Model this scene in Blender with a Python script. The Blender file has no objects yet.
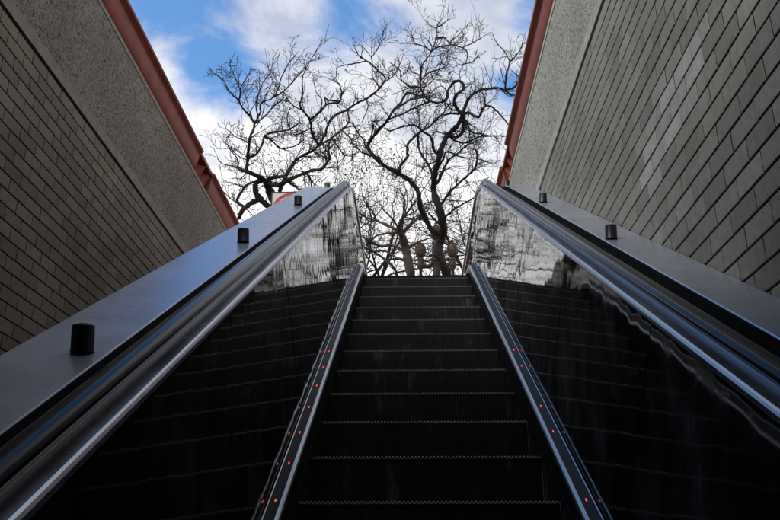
import bpy, math, random
from mathutils import Vector, Matrix, noise

sc = bpy.context.scene
COL = sc.collection
R = math.radians
rnd = random.Random(7)

# ------------------------------------------------------------------ camera
F = 806.0                      # focal length in photograph pixels (780 wide)
PITCH, YAW = R(20.85), R(1.46)
CAM = Vector((-0.07, 0.0, 0.0))
cam_data = bpy.data.cameras.new('camera')
cam_data.sensor_width = 36.0
cam_data.lens = F / 780.0 * 36.0
cam_data.clip_start = 0.02
cam_data.clip_end = 2000
cam = bpy.data.objects.new('camera', cam_data)
cam.location = CAM
cam.rotation_euler = (math.pi / 2 + PITCH, 0, YAW)
COL.objects.link(cam)
sc.camera = cam
_M = cam.rotation_euler.to_matrix()


def P(px, py, depth):
    """point of the place seen at photograph pixel (px, py), `depth` metres out"""
    v = Vector(((px - 390.0) / F, (260.0 - py) / F, -1.0)) * depth
    return CAM + _M @ v


# ------------------------------------------------------------------ mesh helpers
class MB:
    def __init__(self):
        self.v, self.f, self.m, self.s = [], [], [], []

    def add(self, verts, faces, mat=0, smooth=False):
        o = len(self.v)
        self.v.extend([tuple(p) for p in verts])
        for f in faces:
            self.f.append(tuple(i + o for i in f))
            self.m.append(mat)
            self.s.append(smooth)

    def box(self, x0, x1, y0, y1, z0, z1, mat=0):
        v = [(x0, y0, z0), (x1, y0, z0), (x1, y1, z0), (x0, y1, z0),
             (x0, y0, z1), (x1, y0, z1), (x1, y1, z1), (x0, y1, z1)]
        self.add(v, [(0, 3, 2, 1), (4, 5, 6, 7), (0, 1, 5, 4), (1, 2, 6, 5), (2, 3, 7, 6), (3, 0, 4, 7)], mat)

    def bevel_box(self, x0, x1, y0, y1, z0, z1, b, mat=0):
        # box whose twelve edges are cut by chamfers
        vs, idx = [], {}
        for xi in (0, 1):
            for yi in (0, 1):
                for zi in (0, 1):
                    X, Y, Z = (x0, x1)[xi], (y0, y1)[yi], (z0, z1)[zi]
                    sx, sy, sz = (1, -1)[xi], (1, -1)[yi], (1, -1)[zi]
                    idx[xi, yi, zi, 'x'] = len(vs); vs.append((X, Y + sy * b, Z + sz * b))
                    idx[xi, yi, zi, 'y'] = len(vs); vs.append((X + sx * b, Y, Z + sz * b))
                    idx[xi, yi, zi, 'z'] = len(vs); vs.append((X + sx * b, Y + sy * b, Z))
        fs = []
        g = lambda a, b_, c, k: idx[a, b_, c, k]
        fs += [(g(0,0,0,'x'), g(0,0,1,'x'), g(0,1,1,'x'), g(0,1,0,'x')), (g(1,0,0,'x'), g(1,1,0,'x'), g(1,1,1,'x'), g(1,0,1,'x'))]
        fs += [(g(0,0,0,'y'), g(1,0,0,'y'), g(1,0,1,'y'), g(0,0,1,'y')), (g(0,1,0,'y'), g(0,1,1,'y'), g(1,1,1,'y'), g(1,1,0,'y'))]
        fs += [(g(0,0,0,'z'), g(0,1,0,'z'), g(1,1,0,'z'), g(1,0,0,'z')), (g(0,0,1,'z'), g(1,0,1,'z'), g(1,1,1,'z'), g(0,1,1,'z'))]
        for a in (0, 1):
            for b_ in (0, 1):
                fs.append((g(a,b_,0,'x'), g(a,b_,1,'x'), g(a,b_,1,'y'), g(a,b_,0,'y')))
                fs.append((g(a,0,b_,'x'), g(a,1,b_,'x'), g(a,1,b_,'z'), g(a,0,b_,'z')))
                fs.append((g(0,a,b_,'y'), g(1,a,b_,'y'), g(1,a,b_,'z'), g(0,a,b_,'z')))
                for c in (0, 1):
                    fs.append((g(a,b_,c,'x'), g(a,b_,c,'y'), g(a,b_,c,'z')))
        self.add(vs, fs, mat)

    def tube(self, pts, rad, sides=6, mat=0, cap=True, smooth=True):
        n = len(pts)
        pts = [Vector(p) for p in pts]
        vs = []
        ref = Vector((0.31, 0.17, 0.93)).normalized()
        for i in range(n):
            t = pts[min(i + 1, n - 1)] - pts[max(i - 1, 0)]
            if t.length < 1e-7:
                t = Vector((0, 0, 1))
            t.normalize()
            u = ref - t * ref.dot(t)
            if u.length < 1e-3:
                u = t.orthogonal()
            u.normalize()
            ref = u
            w = t.cross(u)
            for k in range(sides):
                a = 2 * math.pi * k / sides
                vs.append(pts[i] + (u * math.cos(a) + w * math.sin(a)) * rad[i])
        fs = []
        for i in range(n - 1):
            for k in range(sides):
                k2 = (k + 1) % sides
                fs.append((i * sides + k, i * sides + k2, (i + 1) * sides + k2, (i + 1) * sides + k))
        if cap:
            fs.append(tuple(range(sides))[::-1])
            fs.append(tuple((n - 1) * sides + k for k in range(sides)))
        self.add(vs, fs, mat, smooth)

    def lathe(self, prof, centre, sides=20, mat=0, smooth=True):
        cx, cy, cz = centre
        vs = [(cx + r * math.cos(2 * math.pi * k / sides), cy + r * math.sin(2 * math.pi * k / sides), cz + z)
              for r, z in prof for k in range(sides)]
        fs = []
        for i in range(len(prof) - 1):
            for k in range(sides):
                k2 = (k + 1) % sides
                fs.append((i * sides + k, i * sides + k2, (i + 1) * sides + k2, (i + 1) * sides + k))
        fs.append(tuple(range(sides))[::-1])
        fs.append(tuple((len(prof) - 1) * sides + k for k in range(sides)))
        self.add(vs, fs, mat, smooth)

    def build(self, name, mats, parent=None, origin=None, kind=None):
        me = bpy.data.meshes.new(name)
        off = Vector((0, 0, 0))
        base = parent_loc(parent)
        loc = Vector(origin) if origin is not None else base
        me.from_pydata([tuple(Vector(p) - loc) for p in self.v], [], self.f)
        for mt in (mats if isinstance(mats, (list, tuple)) else [mats]):
            me.materials.append(mt)
        me.polygons.foreach_set('material_index', self.m)
        me.polygons.foreach_set('use_smooth', self.s)
        me.update()
        o = bpy.data.objects.new(name, me)
        COL.objects.link(o)
        if parent is not None:
            o.parent = parent
            o.location = loc - base
        else:
            o.location = loc
        if kind:
            o['kind'] = kind
        return o


def parent_loc(p):
    l = Vector((0, 0, 0))
    while p is not None:
        l += p.location
        p = p.parent
    return l


def thing(name, label, cat, loc, group=None):
    o = bpy.data.objects.new(name, None)
    o.empty_display_size = 0.2
    COL.objects.link(o)
    o.location = loc
    o['label'] = label
    o['category'] = cat
    if group:
        o['group'] = group
    return o


# ------------------------------------------------------------------ materials
def mat(name):
    m = bpy.data.materials.new(name)
    m.use_nodes = True
    nt = m.node_tree
    return m, nt, nt.nodes['Principled BSDF']


def N(nt, t, **kw):
    n = nt.nodes.new(t)
    for k, v in kw.items():
        if k in n.inputs:
            n.inputs[k].default_value = v
        else:
            setattr(n, k, v)
    return n


def ramp(nt, fac, stops):
    r = nt.nodes.new('ShaderNodeValToRGB')
    el = r.color_ramp.elements
    el[0].position, el[0].color = stops[0][0], (*stops[0][1], 1)
    el[1].position, el[1].color = stops[-1][0], (*stops[-1][1], 1)
    for p, c in stops[1:-1]:
        e = el.new(p)
        e.color = (*c, 1)
    nt.links.new(fac, r.inputs[0])
    return r


def noise_node(nt, scale, detail=4, rough=0.55, stretch=None, rot=None):
    tc = N(nt, 'ShaderNodeTexCoord')
    n = N(nt, 'ShaderNodeTexNoise', Scale=scale, Detail=detail, Roughness=rough)
    if stretch or rot:
        mp = N(nt, 'ShaderNodeMapping')
        if rot:
            mp.inputs['Rotation'].default_value = rot
        if stretch:
            mp.inputs['Scale'].default_value = stretch
        nt.links.new(tc.outputs['Object'], mp.inputs[0])
        nt.links.new(mp.outputs[0], n.inputs['Vector'])
    else:
        nt.links.new(tc.outputs['Object'], n.inputs['Vector'])
    return n


def bump(nt, bsdf, height, strength, dist, chain=None):
    b = N(nt, 'ShaderNodeBump', Strength=strength, Distance=dist)
    nt.links.new(height, b.inputs['Height'])
    if chain:
        nt.links.new(chain.outputs[0], b.inputs['Normal'])
    nt.links.new(b.outputs[0], bsdf.inputs['Normal'])
    return b


def plain(name, col, rough=0.5, metal=0.0, var=0.12, scale=9, bumpd=0.0):
    m, nt, b = mat(name)
    n = noise_node(nt, scale)
    c0 = tuple(c * (1 - var) for c in col)
    c1 = tuple(c * (1 + var) for c in col)
    r = ramp(nt, n.outputs[0], [(0.3, c0), (0.7, c1)])
    nt.links.new(r.outputs[0], b.inputs['Base Color'])
    b.inputs['Roughness'].default_value = rough
    b.inputs['Metallic'].default_value = metal
    if bumpd:
        bump(nt, b, n.outputs[0], 0.6, bumpd)
    return m


def steel(name, col, rough, streak, wave=0.0, smudge=0.0, wave_scale=(1, 1, 1), slope=True, metal=1.0, grain=0.25):
    """brushed stainless sheet: fine streaks along the slope, smudges, oil-canning"""
    m, nt, b = mat(name)
    b.inputs['Metallic'].default_value = metal
    rot = (R(-30), 0, 0) if slope else None
    fine = noise_node(nt, 60, 3, 0.6, (6, 0.12, 6), rot)
    big = noise_node(nt, 2.3, 5, 0.6)
    cr = ramp(nt, big.outputs[0], [(0.25, tuple(c * (1 - smudge) for c in col)), (0.75, col)])
    nt.links.new(cr.outputs[0], b.inputs['Base Color'])
    add = N(nt, 'ShaderNodeMath', operation='MULTIPLY_ADD')
    nt.links.new(fine.outputs[0], add.inputs[0])
    add.inputs[1].default_value = streak
    mr = N(nt, 'ShaderNodeMapRange')
    mr.inputs['From Min'].default_value = 0.3
    mr.inputs['From Max'].default_value = 0.7
    mr.inputs['To Min'].default_value = rough * 0.75
    mr.inputs['To Max'].default_value = rough * 1.3
    nt.links.new(big.outputs[0], mr.inputs[0])
    nt.links.new(mr.outputs[0], add.inputs[2])
    nt.links.new(add.outputs[0], b.inputs['Roughness'])
    last = None
    if wave:
        w = noise_node(nt, 1.0, 2, 0.5, wave_scale)
        last = bump(nt, b, w.outputs[0], 1.0, wave)
    bump(nt, b, fine.outputs[0], grain, 0.0004, last)
    return m


def panel_material(name, wave_scale, wave):
    """dark polished sheet: strong at a glancing view, smudges and smoky sheen painted into the colour, slightly oil-canned"""
    m, nt, b = mat(name)
    big = noise_node(nt, 1.6, 6, 0.62)
    fineS = noise_node(nt, 9, 5, 0.7, (1, 1, 0.5))
    mixs = N(nt, 'ShaderNodeMath', operation='MULTIPLY')
    nt.links.new(big.outputs[0], mixs.inputs[0]); nt.links.new(fineS.outputs[0], mixs.inputs[1])
    c = ramp(nt, mixs.outputs[0], [(0.20, (0.006, 0.006, 0.007)), (0.34, (0.045, 0.044, 0.044)), (0.46, (0.14, 0.138, 0.134))])  # grey blotches: smudges plus smoky reflected sheen, put into the base colour
    nt.links.new(c.outputs[0], b.inputs['Base Color'])
    r = ramp(nt, mixs.outputs[0], [(0.18, (0.010, 0.010, 0.010)), (0.30, (0.030, 0.030, 0.030)), (0.44, (0.17, 0.17, 0.17))])
    nt.links.new(r.outputs[0], b.inputs['Roughness'])
    b.inputs['IOR'].default_value = 1.62
    w = noise_node(nt, 1.0, 2, 0.5, wave_scale)
    b1 = bump(nt, b, w.outputs[0], 1.0, wave)
    fine = noise_node(nt, 60, 3, 0.6, (6, 0.12, 6), (R(-30), 0, 0))
    bump(nt, b, fine.outputs[0], 0.03, 0.0004, b1)
    return m


M_PANEL_R = panel_material('dark polished panel', (1.5, 2.6, 3.4), 0.0018)
M_PANEL_L = panel_material('rippled dark panel', (1.5, 5.0, 1.8), 0.0018)
M_DECK = steel('brushed deck steel', (0.56, 0.60, 0.66), 0.22, 0.08, 0.0, 0.22, metal=0.55)
M_LEDGE = steel('brushed ledge steel', (0.48, 0.49, 0.50), 0.22, 0.08, 0.0, 0.2)
M_SKIRT = steel('skirt steel', (0.38, 0.38, 0.40), 0.20, 0.1, 0.0, 0.35)
M_SKIRTDARK = plain('black coated skirt', (0.012, 0.012, 0.013), 0.5, 0.0, 0.3)
M_SKIRTDARK.node_tree.nodes['Principled BSDF'].inputs['Specular IOR Level'].default_value = 0.2
M_RUBBER = plain('black handrail rubber', (0.010, 0.010, 0.012), 0.18, 0.0, 0.3, 14)
M_RUBBER.node_tree.nodes['Principled BSDF'].inputs['Specular IOR Level'].default_value = 0.14
M_GAP = plain('black track recess', (0.006, 0.006, 0.006), 0.9)
M_GAP.node_tree.nodes['Principled BSDF'].inputs['Specular IOR Level'].default_value = 0.03
M_KNOB = plain('dark knob metal', (0.05, 0.05, 0.052), 0.32, 0.7, 0.2, 40)
M_DARK = plain('dark cast iron', (0.03, 0.03, 0.032), 0.55, 0.2)
M_POST = plain('bronze green lamp paint', (0.036, 0.027, 0.018), 0.5, 0.1, 0.3, 12)
M_PLASTER = plain('station soffit paint', (0.10, 0.098, 0.095), 0.8)
M_STAIR = plain('stair concrete', (0.20, 0.195, 0.185), 0.85, 0, 0.2, 12, 0.002)
M_PAVE = plain('paving brick red', (0.20, 0.13, 0.105), 0.85, 0, 0.25, 3, 0.002)
M_BACK = plain('dark mortar', (0.035, 0.034, 0.032), 0.95)


def step_material():
    m, nt, b = mat('black step casting')
    tc = N(nt, 'ShaderNodeTexCoord')
    sp = N(nt, 'ShaderNodeSeparateXYZ')
    nt.links.new(tc.outputs['Object'], sp.inputs[0])
    oi = N(nt, 'ShaderNodeObjectInfo')
    mo = N(nt, 'ShaderNodeMath', operation='MULTIPLY'); mo.inputs[1].default_value = 37.0
    nt.links.new(oi.outputs['Random'], mo.inputs[0])
    va = N(nt, 'ShaderNodeVectorMath', operation='ADD')
    nt.links.new(tc.outputs['Object'], va.inputs[0]); nt.links.new(mo.outputs[0], va.inputs[1])
    vm = N(nt, 'ShaderNodeVectorMath', operation='MULTIPLY'); vm.inputs[1].default_value = (1, 1, 0.3)
    nt.links.new(va.outputs[0], vm.inputs[0])
    big = N(nt, 'ShaderNodeTexNoise', Scale=9.0, Detail=7, Roughness=0.72)
    nt.links.new(vm.outputs[0], big.inputs['Vector'])
    body = ramp(nt, big.outputs[0], [(0.3, (0.013, 0.013, 0.013)), (0.58, (0.024, 0.0235, 0.023)), (0.70, (0.13, 0.127, 0.12))])
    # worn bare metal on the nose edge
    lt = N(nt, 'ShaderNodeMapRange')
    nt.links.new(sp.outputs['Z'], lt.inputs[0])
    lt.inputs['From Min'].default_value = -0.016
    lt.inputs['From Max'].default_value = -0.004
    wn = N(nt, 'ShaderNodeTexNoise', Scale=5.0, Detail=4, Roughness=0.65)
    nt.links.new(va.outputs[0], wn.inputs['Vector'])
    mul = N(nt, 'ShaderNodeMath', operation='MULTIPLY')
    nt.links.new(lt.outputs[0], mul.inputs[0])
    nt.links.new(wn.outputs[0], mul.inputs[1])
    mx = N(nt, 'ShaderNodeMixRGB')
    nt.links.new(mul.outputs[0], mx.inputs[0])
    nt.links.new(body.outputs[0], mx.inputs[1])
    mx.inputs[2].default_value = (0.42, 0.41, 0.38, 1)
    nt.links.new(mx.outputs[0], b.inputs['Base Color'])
    b.inputs['Roughness'].default_value = 0.5
    b.inputs['Metallic'].default_value = 0.25
    return m


def brick_material(name, tones):
    m, nt, b = mat(name)
    geo = N(nt, 'ShaderNodeNewGeometry')
    r = ramp(nt, geo.outputs['Random Per Island'], tones)
    r.color_ramp.interpolation = 'LINEAR'
    n = noise_node(nt, 26, 6, 0.65)
    big = noise_node(nt, 0.9, 4, 0.6)
    f = ramp(nt, n.outputs[0], [(0.25, (0.72, 0.72, 0.72)), (0.75, (1.12, 1.12, 1.12))])
    g = ramp(nt, big.outputs[0], [(0.3, (0.72, 0.72, 0.70)), (0.7, (1.1, 1.1, 1.1))])
    m1 = N(nt, 'ShaderNodeMixRGB', blend_type='MULTIPLY'); m1.inputs[0].default_value = 1
    nt.links.new(r.outputs[0], m1.inputs[1]); nt.links.new(f.outputs[0], m1.inputs[2])
    m2 = N(nt, 'ShaderNodeMixRGB', blend_type='MULTIPLY'); m2.inputs[0].default_value = 1
    nt.links.new(m1.outputs[0], m2.inputs[1]); nt.links.new(g.outputs[0], m2.inputs[2])
    run = noise_node(nt, 3.2, 5, 0.65, (1, 1, 0.16))
    rr = ramp(nt, run.outputs[0], [(0.26, (0.80, 0.79, 0.77)), (0.44, (1, 1, 1)), (0.72, (1.0, 1.0, 1.0)), (0.82, (1.12, 1.12, 1.11))])
    chip = noise_node(nt, 42, 2, 0.5)
    cp = ramp(nt, chip.outputs[0], [(0.24, (0.35, 0.34, 0.33)), (0.30, (1, 1, 1))])
    m3 = N(nt, 'ShaderNodeMixRGB', blend_type='MULTIPLY'); m3.inputs[0].default_value = 1
    nt.links.new(m2.outputs[0], m3.inputs[1]); nt.links.new(rr.outputs[0], m3.inputs[2])
    m4 = N(nt, 'ShaderNodeMixRGB', blend_type='MULTIPLY'); m4.inputs[0].default_value = 1
    nt.links.new(m3.outputs[0], m4.inputs[1]); nt.links.new(cp.outputs[0], m4.inputs[2])
    nt.links.new(m4.outputs[0], b.inputs['Base Color'])
    b.inputs['Roughness'].default_value = 0.85
    fine = noise_node(nt, 140, 4, 0.7)
    bump(nt, b, fine.outputs[0], 0.8, 0.002)
    return m


def aggregate_material(name, base, speck):
    m, nt, b = mat(name)
    tc = N(nt, 'ShaderNodeTexCoord')
    v = N(nt, 'ShaderNodeTexVoronoi', Scale=72)
    nt.links.new(tc.outputs['Object'], v.inputs['Vector'])
    n = noise_node(nt, 34, 5, 0.7)
    big = noise_node(nt, 1.3, 4, 0.6)
    pit = noise_node(nt, 27, 3, 0.6)
    stone = ramp(nt, v.outputs['Color'], [(0.1, tuple(c * 0.55 for c in base)), (0.5, base), (0.9, speck)])
    pr = ramp(nt, pit.outputs[0], [(0.34, (0.12, 0.12, 0.12)), (0.42, (1, 1, 1))])
    br = ramp(nt, big.outputs[0], [(0.3, (0.75, 0.75, 0.74)), (0.7, (1.1, 1.1, 1.1))])
    m1 = N(nt, 'ShaderNodeMixRGB', blend_type='MULTIPLY'); m1.inputs[0].default_value = 1
    nt.links.new(stone.outputs[0], m1.inputs[1]); nt.links.new(pr.outputs[0], m1.inputs[2])
    m2 = N(nt, 'ShaderNodeMixRGB', blend_type='MULTIPLY'); m2.inputs[0].default_value = 1
    nt.links.new(m1.outputs[0], m2.inputs[1]); nt.links.new(br.outputs[0], m2.inputs[2])
    nt.links.new(m2.outputs[0], b.inputs['Base Color'])
    b.inputs['Roughness'].default_value = 0.9
    b1 = bump(nt, b, v.outputs['Distance'], 0.8, 0.006)
    b1.invert = True
    bump(nt, b, n.outputs[0], 0.9, 0.008, b1)
    return m


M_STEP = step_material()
M_BRICK_R = brick_material('grey wall brick', [(0.0, (0.26, 0.25, 0.222)), (0.5, (0.32, 0.31, 0.277)), (0.97, (0.355, 0.345, 0.31)), (1.0, (0.42, 0.41, 0.38))])
M_BRICK_PALE = brick_material('newer pale brick', [(0.0, (0.40, 0.395, 0.37)), (0.5, (0.47, 0.465, 0.44)), (1.0, (0.54, 0.535, 0.51))])
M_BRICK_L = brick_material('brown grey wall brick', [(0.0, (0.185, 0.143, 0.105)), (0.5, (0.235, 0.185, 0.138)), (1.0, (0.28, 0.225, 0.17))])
M_AGG_R = aggregate_material('pale aggregate concrete', (0.41, 0.405, 0.35), (0.50, 0.49, 0.43))
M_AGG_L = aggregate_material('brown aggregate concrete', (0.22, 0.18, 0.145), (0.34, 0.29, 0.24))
M_CONC_R = plain('smooth pale concrete', (0.42, 0.415, 0.365), 0.85, 0, 0.2, 14, 0.001)
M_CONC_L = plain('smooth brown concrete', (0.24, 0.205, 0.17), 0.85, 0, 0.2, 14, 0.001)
M_RED = plain('red oxide paint', (0.235, 0.046, 0.028), 0.55, 0.0, 0.25, 5, 0.0006)
M_RED.node_tree.nodes['Principled BSDF'].inputs['Specular IOR Level'].default_value = 0.25
M_SIGNW = plain('cream sign enamel', (0.78, 0.74, 0.66), 0.4, 0, 0.05)
M_SIGNR = plain('red sign enamel', (0.55, 0.06, 0.05), 0.4, 0, 0.08)


def bark(name, c0, c1):
    m, nt, b = mat(name)
    n = noise_node(nt, 7, 6, 0.65, (1, 1, 0.5))
    r = ramp(nt, n.outputs[0], [(0.3, c0), (0.7, c1)])
    nt.links.new(r.outputs[0], b.inputs['Base Color'])
    b.inputs['Roughness'].default_value = 0.9
    bump(nt, b, n.outputs[0], 0.8, 0.02)
    return m


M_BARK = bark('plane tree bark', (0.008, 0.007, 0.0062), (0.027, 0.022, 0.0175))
M_BARK_LIT = bark('mottled lit bark', (0.03, 0.025, 0.020), (0.10, 0.08, 0.06))  # lighter copy of the bark, front light put into the colour
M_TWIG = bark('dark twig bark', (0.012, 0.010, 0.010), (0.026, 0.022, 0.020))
M_LEAF = plain('withered leaf', (0.075, 0.07, 0.032), 0.8, 0, 0.4, 30)


def lantern_material():
    m, nt, b = mat('amber lantern glass')
    v = N(nt, 'ShaderNodeTexVoronoi', Scale=14)
    tc = N(nt, 'ShaderNodeTexCoord')
    nt.links.new(tc.outputs['Object'], v.inputs['Vector'])
    r = ramp(nt, v.outputs['Distance'], [(0.12, (0.010, 0.007, 0.004)), (0.5, (0.065, 0.044, 0.025))])
    nt.links.new(r.outputs[0], b.inputs['Base Color'])
    b.inputs['Roughness'].default_value = 0.35
    bump(nt, b, v.outputs['Distance'], 0.7, 0.01)
    return m


M_LANTERN = lantern_material()
m, nt, b = mat('red guide light')
b.inputs['Base Color'].default_value = (0.5, 0.03, 0.03, 1)
b.inputs['Emission Color'].default_value = (1.0, 0.09, 0.09, 1)
b.inputs['Emission Strength'].default_value = 0.75
M_LIGHT = m

# ------------------------------------------------------------------ world
SUN_DIR = Vector((-0.62, -0.45, 0.62)).normalized()
w = bpy.data.worlds.new('World')
sc.world = w
w.use_nodes = True
nt = w.node_tree
bg = nt.nodes['Background']
sky = nt.nodes.new('ShaderNodeTexSky')
sky.sky_type = 'NISHITA'
sky.sun_disc = False
sky.sun_elevation = math.asin(SUN_DIR.z)
sky.sun_rotation = math.atan2(SUN_DIR.x, SUN_DIR.y)
sky.air_density = 1.0
sky.dust_density = 0.3
sky.ozone_density = 2.0
tc = nt.nodes.new('ShaderNodeTexCoord')
nrm = N(nt, 'ShaderNodeVectorMath', operation='NORMALIZE')
nt.links.new(tc.outputs['Generated'], nrm.inputs[0])
sep = nt.nodes.new('ShaderNodeSeparateXYZ')
nt.links.new(nrm.outputs[0], sep.inputs[0])
zz = N(nt, 'ShaderNodeMath', operation='MAXIMUM'); zz.inputs[1].default_value = 0.02
nt.links.new(sep.outputs['Z'], zz.inputs[0])
za = N(nt, 'ShaderNodeMath', operation='ADD'); za.inputs[1].default_value = 0.25
nt.links.new(zz.outputs[0], za.inputs[0])
dv = N(nt, 'ShaderNodeVectorMath', operation='DIVIDE')
cmb = nt.nodes.new('ShaderNodeCombineXYZ')
for k in range(3):
    nt.links.new(za.outputs[0], cmb.inputs[k])
nt.links.new(nrm.outputs[0], dv.inputs[0])
nt.links.new(cmb.outputs[0], dv.inputs[1])
n1 = N(nt, 'ShaderNodeTexNoise', Scale=5.5, Detail=10, Roughness=0.60, Distortion=0.6)
nt.links.new(dv.outputs[0], n1.inputs['Vector'])
cover = n1.outputs[0]


def world_math(op, a, bb):
    q = N(nt, 'ShaderNodeMath', operation=op)
    for i, x in enumerate((a, bb)):
        if isinstance(x, (int, float)):
            q.inputs[i].default_value = x
        else:
            nt.links.new(x, q.inputs[i])
    return q.outputs[0]


# open blue gaps between the clouds, each a direction with a width and a depth
GAPS = [((216, 62), 0.044, 0.28), ((165, 8), 0.035, 0.12), ((246, 88), 0.03, 0.12), ((386, 16), 0.04, 0.20), ((350, 4), 0.04, 0.18), ((530, 8), 0.035, 0.26),
        ((514, 86), 0.022, 0.32), ((215, 25), 0.04, 0.10), ((110, -280), 0.20, 0.40), ((-120, -330), 0.35, 0.36)]
gap_sum = None
for (gx, gy), wid, dep in GAPS:
    d = (P(gx, gy, 1) - CAM).normalized()
    sub = N(nt, 'ShaderNodeVectorMath', operation='DISTANCE')
    nt.links.new(nrm.outputs[0], sub.inputs[0])
    sub.inputs[1].default_value = d
    e = world_math('DIVIDE', sub.outputs['Value'], wid)
    e = world_math('POWER', e, 2.0)
    e = world_math('MULTIPLY', e, -1.0)
    e = world_math('EXPONENT', e, 0.0)
    e = world_math('MULTIPLY', e, dep)
    gap_sum = e if gap_sum is None else world_math('ADD', gap_sum, e)
cov = world_math('SUBTRACT', cover, gap_sum)
# clouds thicken towards the horizon
hz = N(nt, 'ShaderNodeMapRange')
nt.links.new(sep.outputs['Z'], hz.inputs[0])
hz.inputs['From Min'].default_value = 0.35
hz.inputs['From Max'].default_value = 0.62
hz.inputs['To Min'].default_value = 0.26
hz.inputs['To Max'].default_value = 0.115
cov = world_math('ADD', cov, hz.outputs[0])
cm = N(nt, 'ShaderNodeMapRange', interpolation_type='SMOOTHSTEP')
nt.links.new(cov, cm.inputs[0])
cm.inputs['From Min'].default_value = 0.28
cm.inputs['From Max'].default_value = 0.60
n2 = N(nt, 'ShaderNodeTexNoise', Scale=6.5, Detail=8, Roughness=0.62, Distortion=0.4)
nt.links.new(dv.outputs[0], n2.inputs['Vector'])
# grey undersides high up, brilliant white low down
hz2 = N(nt, 'ShaderNodeMapRange', interpolation_type='SMOOTHSTEP')
nt.links.new(sep.outputs['Z'], hz2.inputs[0])
hz2.inputs['From Min'].default_value = 0.40
hz2.inputs['From Max'].default_value = 0.60
hz2.inputs['To Min'].default_value = 0.25
hz2.inputs['To Max'].default_value = -0.06
cshade = world_math('ADD', n2.outputs[0], hz2.outputs[0])
cr = ramp(nt, cshade, [(0.34, (2.1, 2.35, 2.9)), (0.56, (3.15, 3.25, 3.55)), (0.72, (4.4, 4.4, 4.45))])
skymul = N(nt, 'ShaderNodeMixRGB', blend_type='MULTIPLY'); skymul.inputs[0].default_value = 1
nt.links.new(sky.outputs[0], skymul.inputs[1])
skymul.inputs[2].default_value = (0.66, 0.91, 1.07, 1)
mix = nt.nodes.new('ShaderNodeMixRGB')
nt.links.new(cm.outputs[0], mix.inputs[0])
nt.links.new(skymul.outputs[0], mix.inputs[1])
nt.links.new(cr.outputs[0], mix.inputs[2])
nt.links.new(mix.outputs[0], bg.inputs[0])
bg.inputs[1].default_value = 0.15

sun_d = bpy.data.lights.new('sun', 'SUN')
sun_d.energy = 0.95
sun_d.angle = R(16)
sun_d.color = (1.0, 0.95, 0.88)
sun = bpy.data.objects.new('sun', sun_d)
sun.rotation_euler = SUN_DIR.to_track_quat('Z', 'Y').to_euler()
COL.objects.link(sun)

# ------------------------------------------------------------------ escalator
TAN = math.tan(R(30))
NOSE0 = -1.737                   # nose line: z = y * TAN + NOSE0
ZL = 2.85                        # street level
DV = Vector((0, math.cos(R(30)), math.sin(R(30))))
NV = Vector((0, -math.sin(R(30)), math.cos(R(30))))
CORNER = Vector((0, (ZL - NOSE0) / TAN, ZL))
RB = 0.75
TL = RB * math.tan(R(15))
ARC = RB * R(30)


def path(s):
    """point and normal on the nose line path, s = 0 where the curve at the top begins"""
    if s <= 0:
        return CORNER + DV * (s - TL), NV
    c = CORNER - DV * TL - NV * RB
    if s < ARC:
        a = R(30) - s / RB
        n = Vector((0, -math.sin(a), math.cos(a)))
        return c + n * RB, n
    n = Vector((0, 0, 1))
    return c + n * RB + Vector((0, s - ARC, 0)), n


def s_of_t(t):                   # distance up the slope from the foot of the camera
    foot = -NV * 1.504
    return (foot + DV * t - (CORNER - DV * TL)).dot(DV)


def samples(s0, s1, step=0.35):
    out = [s0]
    s = s0
    brk = [q for q in [0.0] + [ARC * k / 8 for k in range(1, 9)] if s0 < q < s1]
    pts = sorted(set([s0, s1] + brk))
    res = []
    for a, b_ in zip(pts, pts[1:]):
        n = max(1, int((b_ - a) / step)) if (b_ <= 0 or a >= ARC - 1e-6) else 1
        res += [a + (b_ - a) * k / n for k in range(n)]
    return res + [pts[-1]]


def sweep(mb, prof, s0, s1, closed=True, mat_i=0, side=1, smooth=False, step=0.35, cap=True):
    """sweep the cross-section [(x, height over the nose line)] along the path"""
    ss = samples(s0, s1, step)
    vs = []
    k = len(prof)
    for s in ss:
        p, n = path(s)
        for x, a in prof:
            vs.append(p + n * a + Vector((x * side, 0, 0)))
    fs = []
    rng = range(k) if closed else range(k - 1)
    for i in range(len(ss) - 1):
        for j in rng:
            j2 = (j + 1) % k
            q = (i * k + j, i * k + j2, (i + 1) * k + j2, (i + 1) * k + j)
            fs.append(q if side > 0 else q[::-1])
    if closed and cap:
        fs.append(tuple(range(k)) if side < 0 else tuple(range(k))[::-1])
        e = tuple((len(ss) - 1) * k + j for j in range(k))
        fs.append(e if side > 0 else e[::-1])
    mb.add(vs, fs, mat_i, smooth)


S_LOW, S_TOP = -13.6, 2.9
esc_base = Vector((0, 8.6, ZL))
esc = thing('escalator', 'dark escalator of grooved black steps between mirror steel balustrades, climbing to the street', 'escalator', esc_base)

# one step: grooved riser, nose and tread
HALF = 0.540
GRV = 62
STEP_RISE, STEP_RUN = 0.4 * TAN, 0.4


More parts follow.
